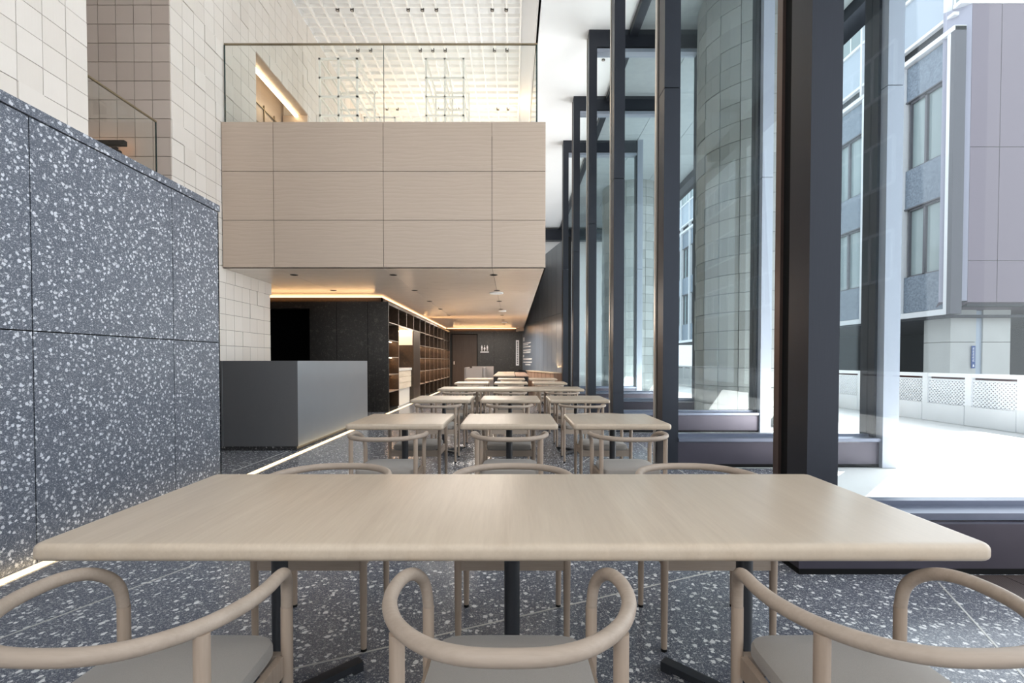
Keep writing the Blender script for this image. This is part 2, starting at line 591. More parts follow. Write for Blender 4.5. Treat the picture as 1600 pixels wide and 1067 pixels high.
# lit opening in the upper wall
b = MB()
b.box(-5.12, -4.895, 9.18, 11.48, 7.106, 7.138).box(-5.5, -4.895, 11.481, 11.499, 5.2, 7.106).box(-5.12, -4.91, 9.165, 9.179, 5.2, 7.1)
b.box(-5.56, -5.54, 8.6, 11.6, 5.0, 7.6)
struct('wall_left', b, 'panel_wood')
b = MB()
for y in (9.3, 9.75, 10.2, 10.65, 11.1):
    b.box(-5.535, -5.51, y, y + .02, 5.2, 6.9)
for z in (5.6, 6.0, 6.4, 6.8):
    b.box(-5.535, -5.51, 9.2, 11.3, z, z + .02)
tag(b.build('lattice_panel', 'cap_brass'), 'brass coloured lattice panel inside the lit upper wall opening', 'panel')
o = MB().box(-5.20, -5.13, 9.2, 11.46, 7.06, 7.10).build('led_strip', 'led_upper')
tag(o, 'glowing warm light strip under the top of the upper wall opening', 'light strip')

# stair glass and track light behind the terrazzo wall
st = thing('stair_balustrade', 'clear glass stair balustrade with thin brass cap before the shaded tiles', 'balustrade', (-4.95, 5.6, 2.7))
MB().box(-.006, .006, -.3, 1.04, 0, 1.83).build('glass_panel', 'rail_glass', st)
MB().box(-.012, .012, -.3, 1.05, 1.83, 1.85).build('cap_rail', 'cap_brass', st)
MB().box(-.008, .008, 1.04, 1.05, 0, 1.83).build('glass_edge', 'glass_edge', st)
tr = thing('track_light', 'black track light bar with one small spot on the shaded tile wall', 'light', (-5.9, 6.7, 4.23))
MB().box(-.5, .48, -.03, .03, 0, .07).build('track', 'black', tr)
MB().tube([(.2, 0, .02), (.24, 0, -.03), (.34, 0, -.07)], .012, 8, 1).build('arm', 'black', tr)
MB().tube([(.30, 0, -.06), (.40, 0, -.1)], .035, 12, 1).build('spot_head', 'black', tr)
MB().box(-.3, -.26, .03, .178, .02, .05).build('bracket', 'black', tr)
MB().box(.2, .24, .03, .178, .02, .05).build('bracket', 'black', tr)
MB().box(-.48, .46, .035, .05, .02, .05).build('glow_strip', 'led_cove', tr)

# ------------------------------------------------------------------ upper ceiling
b = MB()
for i in range(16):
    x = .2 - i * .32
    b.box(x - .02, x + .02, 3, 27, 9.2, 9.30)
for j in range(76):
    y = 3 + j * .315
    b.box(-4.88, .21, y - .014, y + .014, 9.212, 9.29)
struct('ceiling', b, 'white_grid')
struct('ceiling', MB().box(-8, .56, -3, 27, 9.4, 9.5).box(-5.1, -4.885, -3, 27, 9.24, 9.4).box(.23, .56, -3, 27, 9.3, 9.45), 'white_ceiling')
struct('ceiling', MB().box(.56, 2.62, -6, 27, 8.6, 8.7).box(.56, .6, -3, 27, 8.6, 9.45), 'white_ceiling')
struct('trim_20', MB().box(2.62, 2.80, -6, 27, 8.45, 8.7), 'frame')
b = MB()
for j in range(14):
    for i in range(3):
        b.box(2.8 + i * 1.4, 2.8 + (i + 1) * 1.4 - .012, -6 + j * 2.4, -6 + (j + 1) * 2.4 - .012, 8.6, 8.68)
struct('ceiling', b, 'soffit_stone')
struct('trim_21', MB().box(7.0, 7.5, -6, 28, 8.35, 8.95), 'frame')
struct('ceiling', MB().box(2.8, 7.0, -6, 28, 8.69, 8.75), 'black')

# small downlights in upper ceilings
dl = thing('ceiling_downlight', 'x', 'downlight', (-4, 10.9, 9.2))
MB().cyl((0, 0), .042, -.02, .05, 14).build('housing', 'lamp_dark', dl, True)
MB().cyl((0, 0), .026, -.023, -.0201, 12).build('lens', 'led_dot', dl)
spots = []
row_name = {0: 'nearest', 1: 'second', 2: 'third'}
sets = [('left one of the left pair', -3.97), ('right one of the left pair', -3.64), ('left one of the middle trio', -2.36), ('centre one of the middle trio', -2.04), ('right one of the middle trio', -1.72), ('left one of the right pair', -.45), ('right one of the right pair', -.13)]
first = True
for r, y in enumerate((10.93, 12.35, 15.2)):
    for nm, x in sets:
        lab = 'small ceiling downlight, %s, %s row of the grid' % (nm, row_name[r])
        if first:
            dl.location = (x, y, 9.2); dl['label'] = lab; dl['group'] = 'gridded ceiling downlights'; first = False
        else:
            dup(dl, (x, y, 9.2), 0, lab, 'gridded ceiling downlights')
for (x, y, w) in ((2.24, 11.75, 'front of the nearer pair'), (2.2, 11.55, 'back of the nearer pair'), (2.2, 16.2, 'front of the farther pair'), (2.16, 15.9, 'back of the farther pair')):
    dup(dl, (x, y, 8.6), 0, 'small downlight in plain white ceiling by the posts, ' + w, 'plain ceiling downlights')

# ------------------------------------------------------------------ mezzanine box
MZ = 2.785
mz = thing('mezzanine', 'pale wood clad mezzanine box over the back of the room', 'mezzanine', (0, 0, 0))
mz['kind'] = 'structure'
xs = [-4.89, -4.02, -2.17, -.337, .565]
zs = [MZ, MZ + .805, MZ + 1.625, 5.235]
b = MB()
for i in range(4):
    for j in range(3):
        b.box(xs[i] + .004, xs[i + 1] - .004 if i < 3 else xs[4], 8.04, 8.06, zs[j] + (.004 if j else 0), zs[j + 1] - .004)
b.build('front_panel', 'panel_wood', mz)
b = MB()
for i in range(4):
    b.box(xs[i] + (.003 if i else 0), xs[i + 1] - (.003 if i < 3 else 0), 8.04, 22.85, MZ, MZ + .012)
b.build('soffit', 'soffit_wood', mz)
MB().box(.545, .565, 8.06, 22.85, MZ, 5.231).build('side_panel', 'panel_wood', mz)
MB().box(-4.89, .545, 8.06, 22.85, MZ + .012, 5.0).build('core', 'dark_under', mz)
MB().box(-4.88, .54, 8.06, 8.16, 5.0, 5.23).build('kerb', 'panel_wood', mz)

br = thing('glass_balustrade', 'clear frameless glass balustrade along the top of the wood mezzanine', 'balustrade', (0, 8.12, 5.2))
MB().box(-4.86, -2.178, -.006, .006, 0, 1.36).build('glass_panel', 'rail_glass', br)
MB().box(-2.166, .41, -.006, .006, 0, 1.36).build('glass_panel', 'rail_glass', br)
MB().box(.404, .416, .02, 14, 0, 1.36).build('glass_panel', 'rail_glass', br)
MB().box(-4.87, .425, -.012, .012, 1.36, 1.385).build('cap_rail', 'cap_brass', br)
MB().box(.40, .425, .012, 14, 1.36, 1.385).build('cap_rail', 'cap_brass', br)
MB().box(.408, .432, -.01, .008, 0, 1.36).build('corner_edge', 'glass_edge', br)
MB().box(-4.875, -4.86, -.01, .01, 0, 1.36).build('corner_edge', 'glass_edge', br)
MB().box(-2.176, -2.168, -.007, .007, 0, 1.36).build('joint', 'glass_edge', br)


def lattice(label, x0, y0, nx, nz, c, depth, z0, t):
    b = MB()
    X = [x0 + i * c for i in range(nx + 1)]; Y = [y0, y0 + depth]; Z = [z0 + i * c for i in range(nz + 1)]
    h = t / 2
    for y in Y:
        for x in X:
            b.box(x - h, x + h, y - h, y + h, z0, Z[-1] + h)
        for z in Z[1:]:
            b.box(x0 - h, X[-1] + h, y - h, y + h, z - h, z + h)
    for z in Z[1:]:
        for x in X:
            b.box(x - h, x + h, Y[0] - h, Y[1] + h, z - h, z + h)
    tag(b.build('display_frame', 'white_metal'), label, 'display frame')


lattice('white open metal lattice frame on the mezzanine by the left tiled wall', -4.05, 10.1, 2, 6, .393, 1.27, 5.21, .04)
lattice('white open lattice frame standing alone near the middle of the mezzanine', -1.81, 10.1, 2, 6, .393, 1.27, 5.21, .035)
lattice('white open lattice frame behind the left one on the mezzanine', -3.85, 12.5, 2, 6, .393, 1.27, 5.21, .035)

# downlights and detectors in the mezzanine soffit
sl = thing('recessed_downlight', 'x', 'downlight', (0, 0, MZ))
MB().cyl((0, 0), .07, -.006, .02, 20).build('trim_ring', 'lamp_dark', sl, True)
MB().cyl((0, 0), .05, -.008, -.0061, 16).build('lens', 'black', sl)
first = True
ordn = ['nearest', 'second', 'third', 'fourth', 'fifth', 'sixth', 'farthest']
for sx, nm, n in ((-3.975, 'left', 2), (-2.165, 'middle', 7), (-.335, 'right', 7)):
    for i in range(n):
        lab = '%s round downlight in the %s seam of the pale wood soffit' % (ordn[i] if i < n - 1 or n > 2 else 'second', nm)
        p = (sx, 8.67 + 1.9 * i, MZ)
        if first:
            sl.location = p; sl['label'] = lab; sl['group'] = 'wood soffit downlights'; first = False
        else:
            dup(sl, p, 0, lab, 'wood soffit downlights')
for i, (x, y, nm) in enumerate(((-.36, 10.95, 'nearest'), (-.30, 14.9, 'second'), (-.3, 19.2, 'farthest'))):
    o = MB().cyl((0, 0), .16 if i == 0 else .12, -.02, 0, 28, None).build('smoke_detector', 'white_ceiling', None, True)
    o.location = (x, y, MZ)
    tag(o, '%s white round disc detector under the wood soffit, beside the right seam' % nm, 'detector')

# ------------------------------------------------------------------ dark rear walls, cove
DX = -2.93
struct('wall_back', MB().box(-8, -5.95, 11.25, 11.6, 0, 2.62).box(-4.80, DX - .341, 11.25, 11.27, 0, 2.62).box(-5.95, -4.80, 11.25, 11.6, 2.46, 2.62), 'flake')
for i, x in enumerate((-4.16, -3.42)):
    struct('trim_%d' % (30 + i), MB().box(x - .004, x + .004, 11.245, 11.262, 0, 2.62), 'black')
struct('wall_back', MB().box(-8, -4.8, 12.6, 12.7, 0, 2.7).box(-4.80, -3.95, 11.27, 22.7, 0, 2.6), 'black')
struct('wall_back', MB().box(-8, -3.15, 11.5, 11.6, 2.62, MZ).box(-3.17, -3.15, 11.5, 22.7, 2.62, MZ).box(-3.15, .2, 22.7, 22.75, 2.62, MZ), 'flake_brown')
tag(MB().box(-8, -3.15, 11.485, 11.5, 2.755, 2.78).build('cove_light', 'led_cove'), 'warm cove light over the dark frontal wall behind the counter', 'light strip')
tag(MB().box(-3.149, -3.135, 11.5, 22.6, 2.755, 2.78).build('cove_light', 'led_cove'), 'long warm cove light running above the dark bookshelf', 'light strip')
tag(MB().box(-3.1, .19, 22.685, 22.699, 2.755, 2.78).build('cove_light', 'led_cove'), 'warm cove light over the far end wall with the door', 'light strip')

# far back wall
YB = 22.5
b = MB().box(-1.63, .53, YB, YB + .2, 0, 2.62).box(-3.0, -2.87, YB, YB + .2, 0, 2.62).box(-2.87, -1.63, YB, YB + .2, 2.5, 2.62)
struct('wall_back', b, 'flake')
struct('trim_40', MB().box(-.86, -.85, YB - .004, YB + .01, 0, 2.62), 'black')
struct('wall_back', MB().box(.2, .3, 22.3, YB, 2.6, MZ).box(.3, .56, 22.1, YB, 2.62, MZ), 'panel_wood')
struct('trim_41', MB().box(-2.87, -2.84, YB - .005, YB + .06, 0, 2.5).box(-1.66, -1.63, YB - .005, YB + .06, 0, 2.5).box(-2.84, -1.66, YB - .005, YB + .06, 2.47, 2.5), 'black')
d = MB().box(-2.87, -1.63, YB + .06, YB + .1, 0, 2.5).build('door_1', 'door_brown')
d['kind'] = 'structure'
MB().box(-2.78, -2.73, YB + .03, YB + .06, 1.05, 1.2).build('door_handle', 'steel_light', d)
# restroom pictogram: three little figures over a caption bar
rs = thing('restroom_sign', 'small white restroom pictogram of standing figures on the dark end wall', 'sign', (-1.3, YB - .012, 1.68))
for i, x in enumerate((-.13, 0, .13)):
    b = MB()
    yy = 0
    b.cyl((x, 0), .02, 0, .01, 10)
    b.v = [(p[0], -p[2], .27 + p[1]) for p in b.v]
    if i % 2 == 0:
        b.box(x - .035, x + .035, -.008, 0, .13, .235).box(x - .028, x - .006, -.008, 0, .02, .13).box(x + .006, x + .028, -.008, 0, .02, .13)
    else:
        b.add([(x, -.008, .24), (x - .055, -.008, .1), (x + .055, -.008, .1), (x, 0, .24), (x - .055, 0, .1), (x + .055, 0, .1)],
              [(0, 1, 2), (5, 4, 3), (0, 3, 4, 1), (1, 4, 5, 2), (2, 5, 3, 0)]).box(x - .02, x + .02, -.008, 0, .02, .1)
    b.build('figure', 'sign_white', rs)
MB().box(-.2, .2, -.008, 0, -.06, -.02).build('caption', 'sign_white', rs)
vs = thing('vertical_sign', 'tall narrow pale sign strip on the right of the dark end wall', 'sign', (.26, YB - .02, 1.0))
MB().box(-.075, .075, -.01, .015, 0, 1.2).build('plate', 'white_frame', vs)
b = MB()
for i in range(13):
    b.box(-.03, .03, -.014, -.01, .08 + i * .083, .13 + i * .083)
b.build('characters', 'dark_frame', vs)

# ------------------------------------------------------------------ dark panelled wall at the far right
A0, A1 = V((.50, 22.5, 0)), V((1.86, 16.0, 0))
dirv = (A1 - A0); L = dirv.length; ang = math.atan2(dirv.y, dirv.x)
Mx = Matrix.Translation(A0) @ Matrix.Rotation(ang, 4, 'Z')      # local x along wall, local -y is the room side
t = NT('dark blue metal panels')
t.set(t.mix(t.noise(t.coord((1, 1, .02)), 5, 3), srgb(104, 116, 132), srgb(128, 140, 156)), .35, .1, .5)
M['blue_panel'] = t.m
b = MB()
n = 11
for i in range(n):
    for z0, z1 in ((0, 2.9), (2.91, 5.4)):
        b.box(i * L / n + .006, (i + 1) * L / n - .006, 0, .05, z0, z1, Mx)
struct('wall_right', b, 'blue_panel')
struct('wall_right', MB().box(0, L, .04, .14, 0, 5.4, Mx), 'black')
dsn = thing('directory_sign', 'white directory lettering lines on the dark blue metal wall', 'sign', (0, 0, 0))
dsn.matrix_world = Mx
b = MB()
rows = [(2.06, .05, .12, .22), (1.93, .05, .75, .05), (1.86, .05, .5, .05), (1.76, .05, .70, .06), (1.60, .05, .72, .07), (1.5, .05, .7, .07),
        (1.20, .05, .85, .07), (1.06, .05, .85, .06), (.95, .25, .7, .06)]
for z, x0, x1, h in rows:
    x = x0
    while x < x1:
        wd = random.choice((.05, .07, .09))
        b.box(.1 + x * 2, .1 + min(x + wd, x1 + .02) * 2, -.015, 0, z + .08, z + .08 + h * .8)
        x += wd + .018
b.build('lettering', 'sign_white', dsn)
b = MB().cyl((0, 0), .06, 0, .015, 16)
b.v = [(.24 + p[0], -p[2], 1.44 + p[1]) for p in b.v]
b.build('round_mark', 'sign_white', dsn)
bn = thing('window_bench', 'low wood fronted cabinet with pale top along the dark metal wall', 'cabinet', (0, 0, 0))
bn.matrix_world = Mx
MB().box(2.2, L - .5, -.32, -.01, .06, .78).build('body', 'bench_wood', bn)
MB().box(2.15, L - .48, -.35, -.01, .78, .81).build('top', 'drawer_wood', bn)
b = MB()
for i in range(7):
    b.box(2.4 + i * .55, 2.41 + i * .55, -.325, -.32, .08, .77)
b.build('door_gaps', 'black', bn)
cb2 = MB().box(0.5, 2.1, -.3, -.01, .0, .8, Mx).build('side_cabinet', 'frame')
tag(cb2, 'dark low cabinet at the far end of the dark metal wall', 'cabinet')
struct('wall_back', MB().box(-5, 9, 27, 27.2, 0, 9.5), 'white_ceiling')
struct('wall_left', MB().box(-8.2, -8, -7, 27, 0, 9.5), 'cream_plaster')
struct('ceiling', MB().box(-8, -4.9, 8.0, 22.8, MZ, MZ + .05), 'soffit_wood')
struct('wall_front', MB().box(-8.2, 1.7, -7.2, -7, 0, 9.5), 'white_ceiling')
struct('trim_50', MB().box(.57, 7.2, 26.3, 26.7, 7.9, 8.5), 'frame')

# ------------------------------------------------------------------ bookshelf wall
sh = thing('bookshelf', 'long dark built-in bookshelf with lit cubby holes along the left wall', 'bookshelf', (DX, 0, 0))
yv = [11.27, 12.27, 13.2, 14.15, 15.1, 16.0, 16.9, 17.8, 18.7, 19.6, 20.5, 21.4, 22.3]
zr = [.05, .47, .885, 1.305, 1.71, 2.14, 2.55]
DP = -.34
MB().box(-1.0, DP - .02, 11.27, 12.27, 0, 2.6).box(-1.0, DP - .02, 15.1, 22.4, 0, 2.6).box(-1.0, DP - .02, 12.27, 15.1, 2.14, 2.6).build('core', 'black', sh)
MB().box(DP - .02, DP, 11.27, 12.27, 0, 2.6).box(DP - .02, DP, 15.1, 22.4, 0, 2.6).box(DP - .02, DP, 12.27, 15.1, 2.14, 2.6).build('back_panel', 'flake_brown', sh)
MB().box(DP, .0, 11.29, 22.4, 2.55, 2.62).build('header', 'flake_brown', sh)
MB().box(DP, 0, 11.25, 11.289, 0, 2.62).build('end_panel', 'flake', sh)
MB().box(DP, -.03, 11.29, 12.27, 0, .05).box(DP, -.03, 15.1, 22.4, 0, .05).build('plinth', 'black', sh)
for y in yv[1:]:
    full = not (12.3 < y < 15.05)
    dv = MB().box(DP, -.006, y - .011, y + .011, .05 if full else 2.14, 2.55).build('divider', 'flake_brown', sh)
    MB().box(-.006, 0, y - .012, y + .012, .05 if full else 2.14, 2.55).build('edge_trim', 'shelf_metal', dv)
for i in range(len(yv) - 1):
    y0, y1 = yv[i] + .012, yv[i + 1] - .012
    for z in zr[1:6]:
        if 1 <= i <= 3 and z < 2.1: continue
        MB().box(DP, -.003, y0, y1, z - .01, z + .01).build('shelf_board', 'shelf_metal', sh)
    for z in (1.71, 1.305, .885):
        if 1 <= i <= 3: continue
        MB().box(DP + .15, DP + .17, y0 + .05, y1 - .05, z - .018, z - .0105).build('led_strip', 'led_shelf', sh)
# service niche
nc = thing('service_niche', 'white lit service niche with pale drawers set into the bookshelf wall', 'niche', (DX, 0, 0))
MB().box(-.9, -.88, 12.29, 14.1, 0, 2.13).build('backsplash', 'back_metal', nc)
MB().box(-.88, 0, 14.1, 14.12, 0, 2.13).box(-.02, 0, 14.12, 15.08, 0, 2.13).build('side_panel', 'flake_brown', nc)
MB().box(-.88, 0, 12.283, 15.08, 2.11, 2.128).build('top_board', 'back_metal', nc)
MB().box(-.86, -.80, 12.3, 14.1, 2.08, 2.105).build('led_strip', 'led_shelf', nc)
MB().box(-.88, -.5, 12.29, 14.1, 1.66, 1.68).build('shelf_board', 'shelf_metal', nc)
MB().box(-.88, -.05, 12.3, 14.09, .95, 1.02).build('worktop', 'back_metal', nc)
MB().box(-.88, -.12, 12.3, 14.09, 0, .45).build('base', 'back_metal', nc)
for i in range(3):
    MB().box(-.88, -.07, 12.31, 14.08, .46 + i * .163, .615 + i * .163).build('drawer', 'drawer_wood', nc)
for i, y in enumerate((12.6, 13.1)):
    MB().cyl((-.6, y), .11, 1.02, 1.42, 16).build('canister', 'frame', nc, True)

MB().box(-.88, -.03, 14.085, 14.099, 1.69, 2.1).build('lit_side_panel', 'back_metal', nc)
MB().box(-.8, -.05, 14.02, 14.06, 2.09, 2.108).build('led_strip', 'led_shelf', nc)

# floor light line
fl = MB().box(-2.835, -2.77, -1, 9.46, .001, .006).build('floor_light_strip', 'led_floor')
tag(fl, 'warm glowing light line in the floor along the terrazzo wall and counter', 'light strip')
fl = MB().box(-2.90, -2.84, 9.47, 22.3, .001, .006).build('floor_light_strip', 'led_floor')
tag(fl, 'warm glowing light line in the floor at the foot of the bookshelf', 'light strip')

# ------------------------------------------------------------------ service counter
ct = thing('service_counter', 'charcoal metal service counter on a dark speckled plinth by the white tiles', 'counter', (-2.89, 6.38, 0))
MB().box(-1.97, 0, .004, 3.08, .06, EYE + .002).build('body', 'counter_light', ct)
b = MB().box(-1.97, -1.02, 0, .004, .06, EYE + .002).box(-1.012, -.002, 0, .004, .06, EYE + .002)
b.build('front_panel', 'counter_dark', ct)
MB().box(-1.97, -.03, .03, 3.06, 0, .06).build('plinth', 'plinth_terrazzo', ct)

# ------------------------------------------------------------------ facade frames
OX0, OX1 = 4.2, 4.38
HC = 8.6
names = ['nearest', 'second', 'third', 'fourth', 'fifth', 'farthest']
for i, y in enumerate(FR):
    ox1 = 6.6 if i == 0 else OX1
    ox0 = 6.42 if i == 0 else OX0
    fr = thing('window_frame', '%s dark full-height frontal window bay frame on the right' % names[i], 'window frame', (0, y, 0), 0, 'dark window bay frames')
    if i == 0: near_frame = fr
    # inner post: front box, recessed groove, rear pale strip
    MB().box(XP, XP + .18, 0, .2, 0, 4.29).box(XP, XP + .18, 0, .2, 4.3, HC).build('post', 'frame', fr)
    MB().box(XP + .02, XP + .16, .2, .3, 0, HC).build('post_groove', 'black', fr)
    MB().box(XP, XP + .18, .3, .36, 0, HC).build('post_strip', 'steel_light' if i in (1, 2, 3) else 'bronze', fr)
    # outer post
    MB().box(ox0, ox1, -.05, .05, 0, 4.29).box(ox0, ox1, -.05, .05, 4.3, HC).build('outer_post', 'dust_metal', fr)
    MB().box(ox0 - .03, ox1 - .02, .05, .27, 0, HC).build('outer_post_return', 'frame', fr)
    # head
    MB().box(XP + .18, ox0, 0, .16, 8.22, HC).build('head_beam', 'frame', fr)
    MB().box(XP + .18, ox0, .02, .22, 8.12, 8.20).build('head_rail', 'dust_metal', fr)
    # sill
    MB().box(XP + .18, ox0, -.0, .22, .0, .285).build('sill_panel', 'sill', fr)
    MB().box(XP + .18, ox0, -.03, .12, .295, .335).build('sill_ledge', 'sill_light', fr)
    MB().box(XP + .18, ox0, .12, .2, .335, .365).build('glazing_bead', 'sill_light', fr)
    MB().box(XP + .18, ox0, -.0005, .0, .0, .035).build('sill_plinth', 'black', fr)
    MB().box(XP + .18, ox0 - .03, .15, .165, .36, 8.13).build('glass_pane', 'glass', fr)
b = MB().box(1.63, 6.6, 2.67, 2.749, .035, .29).box(1.63, 1.719, 2.749, 3.1, .035, .29)
b.v = [(p[0], p[1] - FR[0], p[2]) for p in b.v]
b.build('base_plinth', 'sill', near_frame)
b = MB().box(1.635, 6.6, 2.675 - FR[0], 2.749 - FR[0], 0, .035).box(1.635, 1.719, 2.749 - FR[0], 3.09 - FR[0], 0, .035)
b.build('base_skirting', 'black', near_frame)

gr = thing('floor_grille', 'bronze slotted floor grille below the nearest window sill', 'grille', (2.6, 1.3, 0))
MB().box(0, .16, 0, 1.35, .001, .008).build('edge_grating', 'grille', gr)
MB().box(.165, 1.4, 0, 1.35, .001, .008).build('grating', 'grille', gr)


# ------------------------------------------------------------------ curved stone columns outdoors
def column(cx, cy, r, label):
    b = MB()
    n = 19; th = .36
    for j in range(24):
        z0 = j * th
        off = (j % 2) * .0
        for i in range(n):
            a0 = 2 * PI * (i + .02) / n; a1 = 2 * PI * (i + .98) / n
            d = random.choice((0, 0, .006, .014))
            R = r + d
            vs = []
            for z in (z0 + .005, min(z0 + th - .005, 8.6)):
                for a in (a0, (a0 + a1) / 2, a1):
                    vs.append((cx + R * math.cos(a), cy + R * math.sin(a), z))
                for a in (a1, (a0 + a1) / 2, a0):
                    vs.append((cx + (r - .02) * math.cos(a), cy + (r - .02) * math.sin(a), z))
            b.add(vs, [(0, 1, 2, 3, 4, 5), (11, 10, 9, 8, 7, 6)] + [(k, (k + 1) % 6, 6 + (k + 1) % 6, 6 + k) for k in range(6)])
    root = thing('stone_column', label, 'column', (0, 0, 0), 0, 'round stone clad columns outdoors')
    b.build('stone_cladding', 'stone', root)
    MB().cyl((cx, cy), r - .022, 0, 8.6, 48).build('core', 'dark_under', root, True)


column(5.15, 9.95, 1.22, 'wide round column clad in grey stone tiles outside the third window bay')
column(5.15, 20.6, 1.22, 'round stone tiled column farther back outside, beyond the last window bay')
column(5.15, 31.2, 1.22, 'farthest round stone tiled column, small in the distance behind the others')

# ------------------------------------------------------------------ fence along the terrace
FX = 8.6
fr_root = None
fy = [7.1 + .925 * i for i in range(-20, 36)]
k = 0
lat = MB()
c = .048
# one lattice panel mesh (local), diamond mesh made of crossed bars
b = MB()
PW, P0, P1 = .80, .36, .84
def bar(y0, z0, y1, z1, t=.008):
    d = V((0, y1 - y0, z1 - z0)).normalized(); n = V((0, -d.z, d.y)) * t
    return [V((x, y0, z0)) + s * n for x in (-.012, .012) for s in (-1, 1)] + [V((x, y1, z1)) + s * n for x in (-.012, .012) for s in (-1, 1)]
BF = [(0, 1, 3, 2), (4, 6, 7, 5), (0, 4, 5, 1), (2, 3, 7, 6), (0, 2, 6, 4), (1, 5, 7, 3)]
h = P1 - P0
s = -h
while s < PW:
    y0 = max(s, 0); y1 = min(s + h, PW)
    if y1 - y0 > .01:
        b.add(bar(y0, P0 + (y0 - s), y1, P0 + (y1 - s)), BF)
        b.add(bar(y0, P1 - (y0 - s), y1, P1 - (y1 - s)), BF)
    s += .07
fp = thing('fence_panel', 'x', 'fence', (FX, fy[0], 0))
b.build('lattice', 'white_frame', fp)
MB().box(-.03, .03, 0, PW, .9, .975).box(-.02, .02, 0, PW, P1, P1 + .02).build('top_rail', 'white_frame', fp)
MB().box(-.05, .05, 0, PW, 0, P0).build('base_board', 'white_frame', fp)
MB().box(-.04, .04, PW + .001, .92, 0, .975).build('post', 'white_frame', fp)
MB().box(.3, .32, .002, .918, 0, .9).build('backing', 'red_dark', fp)
fp['label'] = 'white lattice fence panel at the edge of the sunny terrace'
fp['group'] = 'white lattice fence panels'
seen = {20: 'low white lattice fence panel at the right edge of the view', 21: 'white lattice fence panel in front of the concrete pier, right of its sign',
        22: 'white lattice fence panel left of the concrete pier below the parked area', 23: 'white lattice fence panel just right of the grey outdoor window post'}
for i, y in enumerate(fy[1:]):
    dup(fp, (FX, y, 0), 0, seen.get(i + 1))


# ------------------------------------------------------------------ buildings across the street
def prop(name, label, cat='building', loc=(0, 0, 0)):
    return thing(name, label, cat, loc)


# lilac clad block
lb = prop('lilac_building', 'lilac metal clad building block raised on a concrete pier')
ZL = 18.0
for i in range(6):
    for (z0, z1) in ((3.45, 5.0), (5.02, 9.27), (9.29, 14.6)):
        x0 = 17.25 + (0 if i == 0 else .0) + i * 1.12
        MB().box(x0 + .012, x0 + 1.108, ZL, ZL + .1, z0, z1).build('cladding_panel', 'lilac', lb)
MB().add([(16.62, 18.5, 3.5), (17.25, 18.0, 3.5), (17.25, 18.0, 14.6), (16.62, 18.5, 14.6), (16.75, 18.65, 3.5), (17.3, 18.2, 3.5), (17.3, 18.2, 14.6), (16.75, 18.65, 14.6)],
         [(0, 1, 2, 3), (7, 6, 5, 4), (0, 4, 5, 1), (1, 5, 6, 2), (2, 6, 7, 3), (3, 7, 4, 0)]).build('corner_cladding', 'lilac_side', lb)
MB().add([(16.62, 18.5, 3.5), (17.25, 18.0, 3.45), (24, 18.0, 3.45), (24, 18.9, 3.1), (17.3, 18.9, 3.1), (16.9, 19.1, 3.1)],
         [(0, 1, 2, 3, 4, 5)]).build('soffit_edge', 'lilac', lb)
MB().box(17.35, 24, ZL + .1, 24, 3.3, 14.55).build('body', 'dark_under', lb)
MB().box(16.8, 24, ZL - .02, ZL + .3, 14.6, 14.75).build('coping', 'white_frame', lb)
MB().box(17.0, 24, 18.6, 18.8, 14.75, 22).build('upper_glazing', 'ext_pane', lb)
for i in range(4):
    MB().box(17.0 + i * 1.6, 17.1 + i * 1.6, 18.5, 18.6, 14.75, 22).build('mullion', 'white_frame', lb)
pier = MB()
for x0, x1 in ((17.2, 18.2), (18.47, 19.55)):
    for z0, z1 in ((-3, .3), (.32, 1.95), (1.97, 3.3)):
        pier.box(x0, x1, 18.6, 19.8, z0, z1)
pp = tag(pier.build('concrete_pier', 'concrete'), 'pale concrete pier under the lilac clad building', 'pier')
MB().box(18.2, 18.47, 18.66, 19.7, -3, 3.3).build('recess_panel', 'pale_panel', pp)
bs = thing('street_sign', 'narrow vertical blue sign with white characters on the concrete pier', 'sign', (18.06, 18.55, .93))
MB().rbox(-.075, .075, -.012, .012, 0, .88, .008, 2).build('plate', 'sign_blue', bs)
b = MB()
for i in range(5):
    z = .27 + i * .115
    b.box(-.04, .04, -.016, -.012, z + .06, z + .072).box(-.04, .04, -.016, -.012, z, z + .012).box(-.006, .006, -.016, -.012, z, z + .08).box(-.04, -.03, -.016, -.012, z + .01, z + .05)
b.box(-.03, .03, -.016, -.012, .06, .1).box(-.02, .02, -.016, -.012, .1, .15)
b.build('characters', 'sign_white', bs)

